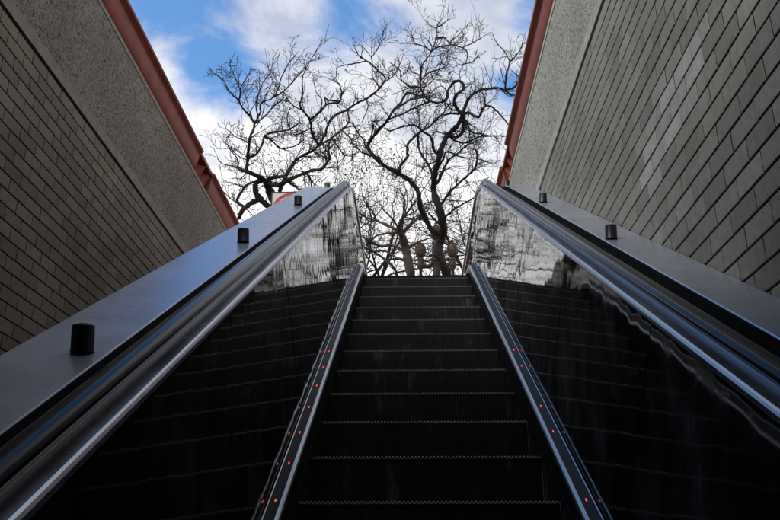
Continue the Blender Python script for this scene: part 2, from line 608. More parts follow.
def step_mesh(worn):
    mb = MB()
    pitch = 2 * HALF / GRV
    xs, dp = [], []
    for i in range(GRV):
        x0 = -HALF + i * pitch
        for fx, d in ((0.0, 0), (0.40, 0), (0.50, 1), (0.90, 1)):
            xs.append(x0 + fx * pitch); dp.append(d)
    # rows: (y, z, ny, nz) with groove depth along the normal
    rows = []
    for k in range(7):
        u = k / 6
        z = -STEP_RISE - 0.02 + u * (STEP_RISE + 0.02 - 0.012)
        y = 0.020 * (1 - u) ** 1.6 + 0.004
        rows.append((y, z, 1.0, 0.0, 0.006))
    rows.append((0.004, -0.0112, 1.0, 0.0, 0.002))
    rows.append((0.0, -0.010, 0.9, -0.3, 0.004))
    rows.append((0.0, -0.003, 0.8, -0.5, 0.007))
    rows.append((0.003, 0.0, 0.3, -0.9, 0.008))
    rows.append((0.41, 0.0, 0.0, -1.0, 0.008))
    vs = []
    for y, z, ny, nz, dd in rows:
        for x, d in zip(xs, dp):
            vs.append((x, y + ny * dd * d, z + nz * dd * d))
    k = len(xs)
    fs = [(i * k + j, i * k + j + 1, (i + 1) * k + j + 1, (i + 1) * k + j) for i in range(len(rows) - 1) for j in range(k - 1)]
    mb.add(vs, fs)
    # cheeks and underside
    for sx in (-1, 1):
        x = sx * HALF
        mb.add([(x, 0.03, -STEP_RISE - 0.02), (x, 0.006, 0), (x, 0.41, 0), (x, 0.41, -STEP_RISE)], [(0, 1, 2, 3)])
    return mb


STEP_Y0 = 3.445
first = None
for kk in range(-17, 12):
    y = STEP_Y0 + STEP_RUN * kk
    z = y * TAN + NOSE0
    if z > ZL - 0.05:
        z = ZL - 0.045 if kk == 11 else ZL - 0.02
    if first is None:
        mb = step_mesh(0)
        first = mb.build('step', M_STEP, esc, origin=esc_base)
        o = first
    else:
        o = first.copy(); COL.objects.link(o); o.parent = esc
    o.location = Vector((0, y, z)) - esc_base
    if first is o:
        # mesh was shifted by esc_base: bring it back so that the step's own origin is its nose
        for v in o.data.vertices:
            v.co = v.co + esc_base

# landing: comb plate and floor plate
mb = MB()
y_c = STEP_Y0 + STEP_RUN * 11 + 0.12
mb.box(-0.545, 0.545, y_c, y_c + 0.12, ZL - 0.05, ZL + 0.004)
for i in range(60):
    x = -0.54 + i * 0.018
    mb.box(x + 0.004, x + 0.013, y_c - 0.03, y_c, ZL - 0.02, ZL + 0.0)
mb.build('comb_plate', M_SKIRTDARK, esc)
mb = MB()
mb.box(-1.11, 1.11, y_c + 0.122, 11.2, ZL - 0.05, ZL + 0.006)
mb.build('landing_plate', M_SKIRTDARK, esc)

RAIL_X = 0.714
JOINTS = [s_of_t(t) for t in (-4.35, -3.0, -1.65, -0.3, 1.05, 2.4, 3.75, 5.1, 6.45, 7.8)] + [ARC + 0.9, ARC + 2.2]
for side in (-1, 1):
    # skirt below the ledge, between steps and ledge
    mb = MB()
    sweep(mb, [(0.545, -0.25), (0.545, 0.10), (0.562, 0.098), (0.562, -0.25)], S_LOW, S_TOP, side=side)
    mb.build('skirt_panel', M_SKIRTDARK, esc)
    mb = MB()
    sweep(mb, [(0.528, 0.030), (0.528, 0.044), (0.5445, 0.052), (0.5445, 0.022)], S_LOW, S_TOP - 2.5, side=side)
    mb.build('skirt_brush', M_GAP, esc)
    # stainless skirt ledge: rounded nose, sloped back
    mb = MB()
    sweep(mb, [(0.5455, 0.101), (0.545, 0.112), (0.549, 0.122), (0.556, 0.128), (0.566, 0.131)], S_LOW, S_TOP, closed=False, side=-side, mat_i=0, smooth=True) if False else None
    prof = [(0.5635, 0.10), (0.5455, 0.101), (0.5440, 0.108), (0.5455, 0.116), (0.5500, 0.122), (0.5560, 0.1255), (0.5640, 0.1265), (0.5640, 0.10)]
    sweep(mb, prof, S_LOW, S_TOP, side=-side)
    mb.build('skirt_nosing', M_LEDGE, esc)
    mb = MB()
    sweep(mb, [(0.5645, 0.10), (0.5645, 0.1245), (0.5950, 0.1500), (0.5950, 0.10)], S_LOW, S_TOP, side=side)
    mb.build('skirt_ledge', M_SKIRTDARK, esc)
    mb = MB()
    sweep(mb, [(0.5955, 0.10), (0.5955, 0.1540), (0.5990, 0.1560), (0.6015, 0.1540), (0.6015, 0.10)], S_LOW, S_TOP, side=side)
    mb.build('edge_trim', M_LEDGE, esc)
    # mirror panels, each its own sheet
    js = [S_LOW] + JOINTS
    for i, (a, b_) in enumerate(zip(js, js[1:])):
        mb = MB()
        e = rnd.uniform(-0.0012, 0.0012)
        e2 = rnd.uniform(-0.0012, 0.0012)
        sweep(mb, [(0.6025 + e, 0.12), (0.6630 + e2, 0.926), (0.6700 + e2, 0.926), (0.6095 + e, 0.12)], a + 0.0055, b_ - 0.0055, side=side)
        mb.build('balustrade_panel', M_PANEL_L if side < 0 else M_PANEL_R, esc)
    mb = MB()
    sweep(mb, [(0.612, 0.11), (0.672, 0.925), (0.700, 0.925), (0.640, 0.11)], S_LOW, S_TOP - 0.02, side=side)
    mb.build('panel_backing', M_GAP, esc)
    # upper ledge that carries the handrail
    mb = MB()
    prof = [(0.658, 0.9265), (0.6500, 0.928), (0.6470, 0.934), (0.6480, 0.942), (0.6520, 0.948), (0.6580, 0.951), (0.7020, 0.953), (0.7020, 0.9265)]
    sweep(mb, prof, S_LOW, S_TOP, side=side)
    mb.build('rail_ledge', M_LEDGE, esc)
    mb = MB()
    sweep(mb, [(0.7025, 0.93), (0.7025, 0.968), (0.7060, 0.972), (0.7220, 0.972), (0.7220, 0.93)], S_LOW, S_TOP, side=side)
    mb.build('rail_guide', M_SKIRT, esc)
    out = 1.118 if side < 0 else 1.131
    inn = 0.858 if side < 0 else 0.922
    # handrail: flattened C of rubber
    mb = MB()
    prof = []
    for k in range(18):
        a = 2 * math.pi * k / 18
        cx, sy = math.cos(a), math.sin(a)
        prof.append((RAIL_X + 0.032 * math.copysign(abs(cx) ** 0.9, cx), 0.987 + 0.021 * math.copysign(abs(sy) ** 1.0, sy)))
    sweep(mb, prof, S_LOW, S_TOP + 0.05, side=-side, smooth=True)
    mb.build('handrail', M_RUBBER, esc)
    mb = MB()
    sweep(mb, [(0.7225, 0.90), (0.7225, 0.934), (inn - 0.0005, 0.934), (inn - 0.0005, 0.90)], S_LOW, S_TOP, side=side)
    mb.build('track_recess', M_GAP, esc)
    # flat outer deck with a folded inner lip, in two long sheets
    mb = MB()
    seams = [S_LOW, s_of_t(0.9), s_of_t(5.0), S_TOP]
    for a, b_ in zip(seams, seams[1:]):
        sweep(mb, [(inn, 0.905), (inn, 0.936), (inn + 0.003, 0.940), (out - 0.004, 0.950), (out, 0.947), (out, 0.905)], a + 0.0020, b_ - 0.0020, side=side)
    mb.build('deck_plate', M_DECK, esc)
    mb = MB()
    sweep(mb, [(out - 0.012, -0.5), (out - 0.012, 0.904), (out - 0.002, 0.904), (out - 0.002, -0.5)], S_LOW, S_TOP, side=side)
    mb.build('outer_cladding', M_SKIRT, esc)
    # anti-slide knobs
    k0 = None
    for t in (0.12, 2.00, 4.13, 6.22, 8.33) if False else (0.0, 2.02, 4.10, 6.20, 8.28):
        p, n = path(s_of_t(t))
        if k0 is None:
            mb = MB()
            prof = [(0.0312, 0.0), (0.0312, 0.0025), (0.0300, 0.0045), (0.0290, 0.066), (0.0280, 0.0695), (0.0262, 0.071)]
            mb.lathe(prof, (0, 0, 0), 22)
            mb.lathe([(0.012, 0.0711), (0.012, 0.0735), (0.010, 0.0745)], (0, 0, 0), 12)
            k0 = mb.build('deck_knob', M_KNOB, esc, origin=(0, 0, 0))
            o = k0
        else:
            o = k0.copy(); COL.objects.link(o); o.parent = esc
        o.location = p + n * 0.944 + Vector((side * (0.925 if side < 0 else 0.962), 0, 0)) - esc_base
        o.rotation_euler = (R(12), 0, 0)
    # red guide lights let into the skirt ledge
    l0 = None
    for k in (range(7) if side < 0 else (0, 2, 3, 5, 6)):
        t = 2.83 + 0.345 * k
        p, n = path(s_of_t(t))
        if l0 is None:
            mb = MB()
            mb.bevel_box(-0.0022, 0.0022, -0.010, 0.010, -0.001, 0.003, 0.0008)
            l0 = mb.build('guide_light', M_LIGHT, esc, origin=(0, 0, 0))
            o = l0
        else:
            o = l0.copy(); COL.objects.link(o); o.parent = esc
        o.location = p + n * 0.1380 + Vector((side * 0.580, 0, 0)) - esc_base
        nz = (NV * math.cos(R(40)) + Vector((-side * math.sin(R(40)), 0, 0))).normalized()
        o.rotation_euler = Matrix((DV.cross(nz), DV, nz)).transposed().to_euler()

# ------------------------------------------------------------------ side walls
BAND0, BAND1, RED1 = 3.25, 4.32, 4.60
CH, BL = 0.0945, 0.225


def brick_face(mb, xf, sgn, y0, y1, z0, z1, rng):
    """courses of long bricks on the plane x = xf, facing sgn; every brick a chamfered block"""
    n = int((z1 - z0) / CH)
    for r in range(n):
        zt = z1 - r * CH
        za, zb = zt - CH + 0.0080, zt
        y = y0 + (0.5 * BL if r % 2 else 0.0) + rng.uniform(-0.012, 0.012) - BL
        while y < y1:
            ya, yb = y + 0.0042, y + BL - 0.0042
            y += BL
            ya, yb = max(ya, y0), min(yb, y1)
            if yb - ya < 0.02:
                continue
            pr = rng.uniform(-0.0010, 0.0010)
            xo = xf + sgn * pr
            xi = xf - sgn * 0.016
            c = 0.0026
            tl = rng.uniform(-0.0007, 0.0007)
            vs = [(xi, ya, za), (xi, yb, za), (xi, yb, zb), (xi, ya, zb),
                  (xo - sgn * c, ya, za), (xo - sgn * c, yb, za), (xo - sgn * c, yb, zb), (xo - sgn * c, ya, zb),
                  (xo + tl, ya + c, za + c), (xo - tl, yb - c, za + c), (xo - tl, yb - c, zb - c), (xo + tl, ya + c, zb - c)]
            fs = [(8, 9, 10, 11)]
            for a in (4, 0):
                for k in range(4):
                    k2 = (k + 1) % 4
                    fs.append((a + k, a + k2, a + 4 + k2, a + 4 + k))
            if sgn < 0:
                fs = [f[::-1] for f in fs]
            mb.add(vs, fs)
            if sgn < 0 and (((ya - 3.15) / 0.50) ** 2 + ((za - 1.93 + 0.25 * (ya - 3.15)) / 0.22) ** 2) < 1 and rng.random() < 0.72:
                mb.m[-9:-4] = [2] * 5     # a patch of newer, paler bricks
            mb.m[-4:] = [1] * 4          # sides of the brick, smeared with dark mortar


def side_wall(xf, sgn, label, y0, y1, mats, gap):
    mb_, ma, mc = mats
    back = xf - sgn * 0.30
    wall = thing('brick_wall', label, 'wall', (xf, 8.0, ZL), 'brick side walls of the escalator well')
    rng = random.Random(3 if sgn > 0 else 11)
    m = MB()
    brick_face(m, xf, sgn, y0, y1, -4.6, BAND0 - 0.022, rng)
    m.build('brick_facing', [mb_, M_BACK, M_BRICK_PALE], wall)
    m = MB()
    lo, hi = sorted((xf - sgn * 0.012, back))
    m.box(lo, hi, y0, y1, -4.8, BAND0 - 0.0)
    m.build('backing', M_BACK, wall)
    # exposed aggregate band with smooth margins, in long casts
    m = MB()
    cuts = [y0, -1.6, 3.9, 9.4, y1] if sgn > 0 else [y0, -0.4, 5.1, 10.6, y1]
    for a, b_ in zip(cuts, cuts[1:]):
        a += 0.003; b_ -= 0.003
        l, h = sorted((xf + sgn * 0.004, back))
        m.box(l, h, a, b_, BAND0 + 0.095, BAND1 - 0.045, 0)
        l, h = sorted((xf + sgn * 0.010, back))
        m.box(l, h, a, b_, BAND0 + 0.001, BAND0 + 0.0945, 1)
        m.box(l, h, a, b_, BAND1 - 0.0445, BAND1, 1)
    m.build('concrete_band', [ma, mc], wall)
    # red steel coping: a rounded channel with an open splice between its two lengths
    beam = MB()

    def length(ya, yb, z1, out):
        arc = [(-0.03 + out * math.sin(R(100) * q / 9) ** 1.2, 0.012 + (z1 - 0.075) * (1 - math.cos(R(100) * q / 9)) / (1 - math.cos(R(100)))) for q in range(10)]
        rim = [(out - 0.012 + 0.034 * math.cos(R(q)), z1 - 0.030 + 0.030 * math.sin(R(q))) for q in range(-50, 100, 15)]
        prof = [(-0.03, 0.002)] + arc + rim + [(-0.16, z1), (-0.16, 0.002)]
        vs = [(xf + sgn * x, yy, BAND1 + z) for yy in (ya, yb) for x, z in prof]
        k = len(prof)
        fs = [(j, (j + 1) % k, k + (j + 1) % k, k + j) for j in range(k)] + [tuple(range(k))[::-1], tuple(range(k, 2 * k))]
        if sgn > 0:
            fs = [f[::-1] for f in fs]
        beam.add(vs, fs[:-2], 0, True)
        beam.add(vs, fs[-2:], 0, False)
    length(y0, gap, RED1 - BAND1, 0.075)
    length(gap + 0.62, y1, RED1 - BAND1, 0.068)
    # outer lip runs on past the splice
    l, h = sorted((xf + sgn * 0.055, xf - sgn * 0.16))
    beam.box(l, h, gap + 0.001, gap + 0.619, RED1 - 0.05, RED1 - 0.003)
    l, h = sorted((xf - sgn * 0.12, xf - sgn * 0.16))
    beam.box(l, h, gap + 0.001, gap + 0.619, BAND1 + 0.003, RED1 - 0.062)
    bo = beam.build('coping_beam', M_RED, wall)
    g = MB()
    for yy in (gap + 0.16, gap + 0.40):
        vs = []
        for dy in (0.0, 0.014):
            vs += [(xf - sgn * 0.118, yy + dy, BAND1 + 0.004), (xf + sgn * 0.004, yy + dy + 0.02, BAND1 + 0.004), (xf + sgn * 0.035, yy + dy + 0.16, RED1 - 0.063), (xf - sgn * 0.118, yy + dy, RED1 - 0.063)]
        g.add(vs, [(0, 1, 2, 3), (7, 6, 5, 4), (0, 4, 5, 1), (1, 5, 6, 2), (2, 6, 7, 3), (3, 7, 4, 0)])
    g.build('gusset', M_RED, bo)
    return wall


XR, XL = 1.137, -2.57
side_wall(XR, -1, 'light grey brick wall rising steeply beside the right handrail, some bricks paler', -9.0, 12.6, (M_BRICK_R, M_AGG_R, M_CONC_R), 8.25)
side_wall(XL, 1, 'dark brown brick wall in shade beyond the left deck plate, under a rough concrete band', -9.0, 13.4, (M_BRICK_L, M_AGG_L, M_CONC_L), 8.35)

# ------------------------------------------------------------------ setting
mb = MB()
def rect(x0, x1, y0, y1, z):
    mb.add([(x0, y0, z), (x1, y0, z), (x1, y1, z), (x0, y1, z)], [(0, 1, 2, 3)])
rect(-600, -2.80, -600, 8.4, ZL - 0.004)
rect(1.38, 600, -600, 8.4, ZL - 0.004)
rect(-600, 600, 8.4, 1200, ZL - 0.004)
CEIL_Y = 0.9
rect(-2.80, 1.38, -600, CEIL_Y - 0.3, ZL + 0.40)
mb.build('sidewalk', M_PAVE, kind='structure')
mb = MB()
mb.box(-2.568, 1.135, -9.2, CEIL_Y, 2.62, 3.24)
mb.build('ceiling', M_PLASTER, kind='structure')
mb = MB()
mb.box(-3.2, 1.8, -9.4, -9.0, -5.0, 3.2)
mb.build('back_wall', M_PLASTER, kind='structure')
mb = MB()
mb.box(-3.2, 1.8, -9.4, -3.0, -5.2, -4.35)
mb.build('lower_floor', M_STAIR, kind='structure')
mb = MB()
nst = 44
for i in range(nst):
    yy = 8.4 - (i + 1) * 0.286
    zt = ZL - (i + 1) * 0.165
    mb.bevel_box(-2.566, -1.124, yy, yy + 0.30, zt - 0.5, zt, 0.006)
mb.build('stairs', M_STAIR, kind='structure')

# ------------------------------------------------------------------ trees
def catmull(pts, sub):
    out = []
    n = len(pts)
    for i in range(n - 1):
        p0, p1, p2, p3 = pts[max(i - 1, 0)], pts[i], pts[i + 1], pts[min(i + 2, n - 1)]
        for k in range(sub):
            u = k / sub
            out.append(tuple(0.5 * ((2 * b_) + (c - a) * u + (2 * a - 5 * b_ + 4 * c - d) * u * u + (3 * b_ - a - 3 * c + d) * u ** 3)
                             for a, b_, c, d in zip(p0, p1, p2, p3)))
    out.append(tuple(pts[-1]))
    return out


class Tree:
    def __init__(self, name, label, depth, seed):
        self.name, self.label, self.depth = name, label, depth
        self.rng = random.Random(seed)
        self.nodes = []          # (px, py, depth)
        self.trunk, self.crown = MB(), MB()
        self.axes = []           # world polylines with radii, for the twigs
        self.base = None

    def near(self, px, py):
        best, bd = None, 49.0
        for x, y, d in self.nodes:
            q = (x - px) ** 2 + (y - py) ** 2
            if q < bd:
                best, bd = d, q
        return best

    def limb(self, pts, w0, w1, part='crown', lean=None, twigs=1.0, to_ground=False):
        """a limb through the given sight lines, w0..w1 its width in photograph pixels"""
        r = self.rng
        d0 = self.near(*pts[0])
        d1 = self.near(*pts[-1])
        if d0 is None:
            d0 = self.depth if d1 is None else d1
        L = sum(math.dist(a, b_) for a, b_ in zip(pts, pts[1:]))
        slope = r.uniform(-1, 1) * 0.022 if lean is None else lean
        acc, raw = 0.0, []
        for i, (x, y) in enumerate(pts):
            if i:
                acc += math.dist(pts[i - 1], pts[i])
            d = d0 + slope * acc + (0.22 * math.sin(acc * 0.11 + d0 * 9) * min(1, acc / 25))
            if d1 is not None and self.near(*pts[0]) is not None:
                d = d0 + (d1 - d0) * acc / max(L, 1)
            raw.append((x, y, d))
        sm = catmull(raw, 5)
        world, rad = [], []
        n = len(sm)
        for i, (x, y, d) in enumerate(sm):
            u = i / (n - 1)
            j = 0.35 if w0 > 1.5 else 0.2
            p = P(x + r.uniform(-j, j), y + r.uniform(-j, j), d)
            world.append(p)
            wpx = (w0 + (w1 - w0) * u) * (1.15 if w0 < 3.2 else 1.0)
            knot = r.uniform(0.80, 1.20) if w0 > 3.2 else r.uniform(0.86, 1.16)
            rad.append(max(0.007, 0.5 * wpx * d / F) * knot)
        self.nodes += sm
        if to_ground:
            g = world[0]
            ext = [Vector((g.x + 0.05, g.y, ZL - 0.1)), Vector((g.x + 0.03, g.y, ZL + 0.4))]
            world = ext + world
            rad = [rad[0] * 1.6, rad[0] * 1.15] + rad
            self.base = Vector((g.x + 0.05, g.y, ZL))
        (self.trunk if part == 'trunk' else self.crown).tube(world, rad, 8 if w0 > 3 else 6)
        self.axes.append((world, rad, twigs))

    def twig(self, p, d, L, r0, level):
        r = self.rng
        n = max(3, int(L / 0.07))
        n = min(n, 9)
        pts, rad = [p], [r0]
        q, dd = Vector(p), d.normalized()
        sway = Vector((r.uniform(-1, 1), r.uniform(-1, 1), r.uniform(-0.6, 1))) * 0.10
        for i in range(n):
            dd = (dd + sway + Vector((r.gauss(0, 1), r.gauss(0, 1), r.gauss(0, 1))) * 0.17 + Vector((0, 0, 0.05))).normalized()
            q = q + dd * (L / n)
            pts.append(q)
            rad.append(max(0.0038, r0 * (1 - 0.62 * (i + 1) / n)))
        self.crown.tube(pts, rad, 4 if level else 5, mat=1, cap=False)
        if r.random() < self.bud:
            self.ball(pts[-1], r.uniform(0.009, 0.016))
        if level < self.levels:
            for k in range(r.choice((1, 2, 2, 3)) if level else r.choice((2, 3, 3, 4))):
                i = r.randint(1, n)
                t = (pts[i] - pts[i - 1]).normalized()
                o = Vector((r.gauss(0, 1), r.gauss(0, 1), r.gauss(0, 1)))
                o = (o - t * o.dot(t)).normalized()
                a = r.uniform(0.45, 1.1)
                self.twig(pts[i], t * math.cos(a) + o * math.sin(a), L * r.uniform(0.35, 0.75), rad[i] * 0.72, level + 1)

    def ball(self, p, s):
        x, y, z = p
        self.crown.add([(x + s, y, z), (x - s, y, z), (x, y + s, z), (x, y - s, z), (x, y, z + s), (x, y, z - s)],
                       [(0, 2, 4), (2, 1, 4), (1, 3, 4), (3, 0, 4), (2, 0, 5), (1, 2, 5), (3, 1, 5), (0, 3, 5)], 1, True)

    def twigs(self, density, length, levels=2, bud=0.15, rmax=0.011, up=0.15):
        r = self.rng
        self.levels, self.bud = levels, bud
        for world, rad, tw in self.axes:
            for i in range(1, len(world)):
                seg = world[i] - world[i - 1]
                if seg.length > 1.5:
                    continue
                exp = seg.length * density * tw
                m = int(exp) + (1 if r.random() < exp - int(exp) else 0)
                for _ in range(m):
                    t = seg.normalized()
                    o = Vector((r.gauss(0, 1), r.gauss(0, 1), r.gauss(0, 1)))
                    o = (o - t * o.dot(t)).normalized()
                    a = r.uniform(0.5, 1.25)
                    d = t * math.cos(a) + o * math.sin(a) + Vector((0, 0, up))
                    self.twig(world[i - 1] + seg * r.random(), d, length * r.uniform(0.4, 1.3), min(rmax, rad[i] * 0.6), 0)
            # the limb runs out into a spray
            for _ in range(2 if tw > 0 else 0):
                t = (world[-1] - world[-2]).normalized()
                o = Vector((r.gauss(0, .35), r.gauss(0, .35), r.gauss(0, .35)))
                self.twig(world[-1], t + o, length * r.uniform(0.3, 0.6), min(rmax, rad[-1] * 0.8), 1)

    def finish(self, bark_m):
        root = thing(self.name, self.label, 'tree', self.base, 'bare street trees')
        self.trunk.build('trunk', bark_m, root)
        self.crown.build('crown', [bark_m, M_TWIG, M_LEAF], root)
        return root


# --- the great tree at the middle
A = Tree('street_tree', 'large gnarled bare tree with a dark looping limb, trunk in front of the street lamp', 16.5, 1)
A.limb([(447, 276), (446, 271), (441.5, 262), (438.5, 250.6), (440.3, 242), (443.5, 231), (442, 219), (438.5, 206), (435, 196), (433.5, 187), (435.5, 171), (439.6, 156), (442, 145.8), (447.7, 135.4), (455.8, 127.3), (460, 121), (462.7, 115)], 10.5, 3.8, 'trunk', lean=0.0, twigs=0.35, to_ground=True)
A.limb([(441, 239), (436, 233.5), (431, 229), (425.6, 219), (421, 209), (419.5, 200), (417.4, 190.5), (409, 180.3), (398, 173), (387, 167.4), (374.6, 157), (369, 149), (368.3, 144), (378, 130.4), (387.3, 120.5), (393, 111), (401, 102), (407, 92.7), (417.3, 95), (425, 97.5)], 6.4, 1.8, lean=-0.006)
A.limb([(463, 115), (457, 108.5), (454, 101.5), (455.8, 95.8), (463.3, 88.8), (463.3, 84.2), (458, 80.8), (452.3, 84.2), (447.7, 91.2), (446.5, 99.2), (442, 102), (436, 102.6), (430, 100.5), (424.5, 96.5), (420.8, 88), (420.6, 76.5), (422.5, 65), (431, 52.3), (435.8, 38.5), (437, 27), (439.5, 22)], 3.5, 1.0, lean=0.004)
A.limb([(462.7, 114), (466, 103.8), (470.8, 95.8), (480, 90), (489, 88.6), (497.3, 87.7), (505.4, 90.6), (511, 94.6), (519, 95.8), (522, 99)], 3.2, 1.4, lean=0.01)
A.limb([(504, 90), (513.5, 87.7), (519, 80.8), (525, 77.9), (534, 75)], 1.8, 1.0)
A.limb([(505.4, 89), (506.5, 73.8), (510, 62.3), (504, 50.8), (499.6, 46)], 1.6, 0.8)
A.limb([(510, 62), (519, 52), (522, 45.6)], 1.2, 0.7)
A.limb([(463, 114.5), (468.5, 112.5), (474, 116), (479.4, 116.5), (482.3, 109.6), (485.8, 105.6), (492.7, 107.3), (500.8, 115.4), (508.8, 124.6), (514.6, 132.7)], 3.2, 1.2, lean=-0.01)
A.limb([(463.3, 116), (463.8, 124), (462.7, 132), (457, 137), (452, 136), (447.5, 136)], 3.4, 3.2)
A.limb([(435, 118.8), (442, 115.5), (449, 113.7), (456, 113.5), (462.7, 114)], 1.0, 2.2)
A.limb([(433.5, 178), (430.5, 170), (427.7, 163.8), (419.6, 151), (418.3, 143), (418.5, 135), (420, 132)], 2.6, 1.8)
A.limb([(438.5, 155), (433.5, 148.8), (431, 137.3), (423, 131.5), (418, 127), (413.8, 125), (404.6, 126), (396, 129), (388, 131)], 2.8, 1.2)
A.limb([(420, 132), (412.7, 138.5), (408, 144), (407.5, 153.5), (408.5, 156), (401, 165), (398.5, 172.5)], 2.4, 2.4, lean=0)
A.limb([(421, 131.5), (429, 127), (435.8, 120), (444, 112), (450, 103)], 1.8, 1.0)
A.limb([(436.5, 184), (441.4, 174.8), (445, 167), (448.8, 159.6), (455.8, 155), (463.8, 148), (468.5, 144.6), (476, 141)], 2.8, 1.0)
A.limb([(441, 205), (446, 197), (454, 187.7), (465.4, 177.5), (474.6, 168.3), (477, 158), (476, 150)], 2.4, 1.6)
A.limb([(443, 219), (452, 211), (461, 205), (471, 200), (478, 194)], 1.8, 1.2)
A.limb([(388.5, 119.2), (401, 114.6), (416, 107), (424, 104), (432, 101)], 1.4, 1.6)
A.limb([(393, 111), (401, 105.5), (411, 99.5), (424, 97.5)], 1.6, 1.4)
A.limb([(420.8, 87.5), (410.4, 86.3), (405, 83), (401, 78.8), (400, 70.8), (394, 65)], 1.8, 0.9)
A.limb([(431, 51), (424, 46.5), (415, 43), (412.7, 37.3)], 1.4, 0.8)
A.limb([(436.3, 38), (443.8, 37.3), (449.6, 43), (453, 44.8), (462.7, 47.9), (467.3, 53), (465, 63.5), (455, 65)], 1.5, 0.8)
A.limb([(431, 52), (437, 47.6), (445, 45.4), (453, 44.8)], 1.3, 1.0)
A.limb([(437, 27), (443, 24), (447.5, 20)], 1.1, 0.7)
A.limb([(450, 43), (454, 38.5), (460, 33.8), (462, 30)], 1.1, 0.7)
A.limb([(462.7, 47.5), (473, 42.7), (481, 38)], 1.1, 0.8)
A.limb([(465, 63.5), (472, 62.3), (474.8, 58.8)], 1.0, 0.7)
A.limb([(420.5, 80), (430, 72), (437, 70), (447, 66)], 1.2, 0.8)
A.limb([(421, 88), (429, 84), (436, 76), (440, 66)], 1.2, 0.7)
A.limb([(447, 91), (441, 86), (434, 90), (430, 95)], 1.0, 0.8)
A.limb([(368.5, 145), (371, 136), (373, 128), (372, 122), (380, 120.5)], 1.5, 1.0)
A.limb([(374.6, 157), (366, 154), (360, 151), (354, 144)], 2.0, 1.0)
A.limb([(463, 116), (467, 124), (472, 132), (480, 134), (490, 136)], 1.8, 1.0)
A.limb([(485, 106), (485, 98), (481, 92)], 1.3, 0.8)
A.limb([(447.7, 135.4), (456, 141), (466, 143), (478, 137), (494, 136), (508, 136)], 1.8, 1.0)
A.limb([(436, 171), (443, 160), (447, 152), (462, 157), (474, 158), (488, 162)], 1.8, 0.9)
A.limb([(428, 164), (437, 160), (437, 150)], 1.2, 1.0)
A.limb([(441.5, 262), (436, 256), (431, 255)], 3.0, 1.2)
A.twigs(6.6, 0.46, 2, 0.04, 0.0115)
A.finish(M_BARK)

# --- the tree on the left
C = Tree('street_tree', 'spreading bare tree with brown forked trunk behind the square sign on the left', 15.0, 2)
C.limb([(287, 236), (282, 222), (277, 207), (272, 196), (269, 189), (266.5, 181.5)], 9, 7.5, 'trunk', lean=0.0, twigs=0.3, to_ground=True)
C.limb([(276, 208), (267.7, 205.5), (259.6, 198.5), (256, 192.7), (255.6, 184.6), (259.6, 180.6), (266.5, 180.8)], 7, 4.5, 'trunk', lean=0, twigs=0.4)
C.limb([(259.6, 199.6), (252, 202.5), (247, 206), (242, 211), (239, 218)], 6.0, 4.0, lean=-0.01)
C.limb([(245, 207), (240, 204.5), (237.2, 201), (238.8, 196), (244.6, 187), (250, 183), (257, 181.5)], 3.0, 1.8)
C.limb([(266.5, 181), (260.8, 177.7), (249.2, 172.5), (241, 170), (238.4, 168)], 5.0, 3.0, lean=-0.004)
C.limb([(246, 171.2), (247.3, 163.8), (247.8, 156), (248.3, 149.6), (250, 138), (253.5, 128.8), (254.6, 123.7)], 3.6, 2.4, lean=0)
C.limb([(254.6, 123.7), (251.2, 117.3), (243.5, 109.5), (239, 100.8), (230.4, 92.7), (224, 81.7), (216.5, 74.2)], 2.0, 0.9)
C.limb([(239, 100.8), (240.2, 90.4), (235.6, 78.8), (229.8, 65)], 1.4, 0.7)
C.limb([(240.2, 90.4), (242, 85), (244.8, 80.6), (248, 76)], 1.0, 0.7)
C.limb([(254.6, 123.7), (258, 117), (260.4, 111.5), (260, 106), (262.7, 102), (273, 97.3), (278.8, 87), (281, 78.8), (289, 62.7), (295, 55.8)], 2.0, 0.8)
C.limb([(255.8, 123), (266, 115), (274, 105.8), (283, 99)], 1.5, 0.9)
C.limb([(273, 97), (281, 93), (288, 87), (295, 79), (300, 73), (307, 66), (317.7, 47.7)], 1.4, 0.7)
C.limb([(258, 117), (256, 106), (258, 96), (262, 84), (268, 76)], 1.2, 0.7)
C.limb([(247.7, 158.8), (252, 156.5), (257, 153), (262.7, 142.7), (265, 135.8), (273, 132.5), (281, 131), (289, 129.5), (300, 122)], 2.6, 1.2)
C.limb([(265, 136), (274, 142.7), (281, 148.5), (295, 146), (304, 139)], 1.8, 1.0)
C.limb([(248.3, 143), (241, 139), (234, 135.8), (226.3, 128.3)], 1.2, 0.7)
C.limb([(247.8, 160), (240, 157), (232, 150), (226, 143)], 1.2, 0.8)
C.limb([(239, 169), (231, 166), (223, 164), (218, 159)], 1.3, 0.8)
C.limb([(244, 188), (236, 184), (228, 182)], 1.2, 0.8)
C.limb([(238, 203), (230, 198), (222, 190)], 1.2, 0.8)
C.limb([(238.5, 168.5), (237, 158), (231, 151), (227, 144)], 1.2, 0.7)
C.limb([(266.5, 181.5), (271, 184.2), (276, 185), (281.5, 183.5), (290.8, 178.8), (295.4, 176.7), (304.6, 173.3), (313.8, 169.8), (322, 168.7), (329.4, 158.8), (328.3, 148.5), (331, 138.7)], 5.4, 1.8, lean=-0.008)
C.limb([(267, 181), (271, 178.3), (276, 176.8), (283.8, 177), (287, 180)], 4.4, 3.4)
C.limb([(279.2, 192), (282, 185), (285, 177.7), (289.6, 169.5), (296.5, 160), (304.6, 154.8), (312.7, 150.8), (319.6, 145), (331, 138.7), (341.5, 130), (348.5, 122.7), (348, 111)], 4.2, 1.4, lean=0.012)
C.limb([(348.5, 122.7), (352.5, 123.5), (358.8, 134), (363.5, 139.4), (366, 150)], 1.5, 1.0)
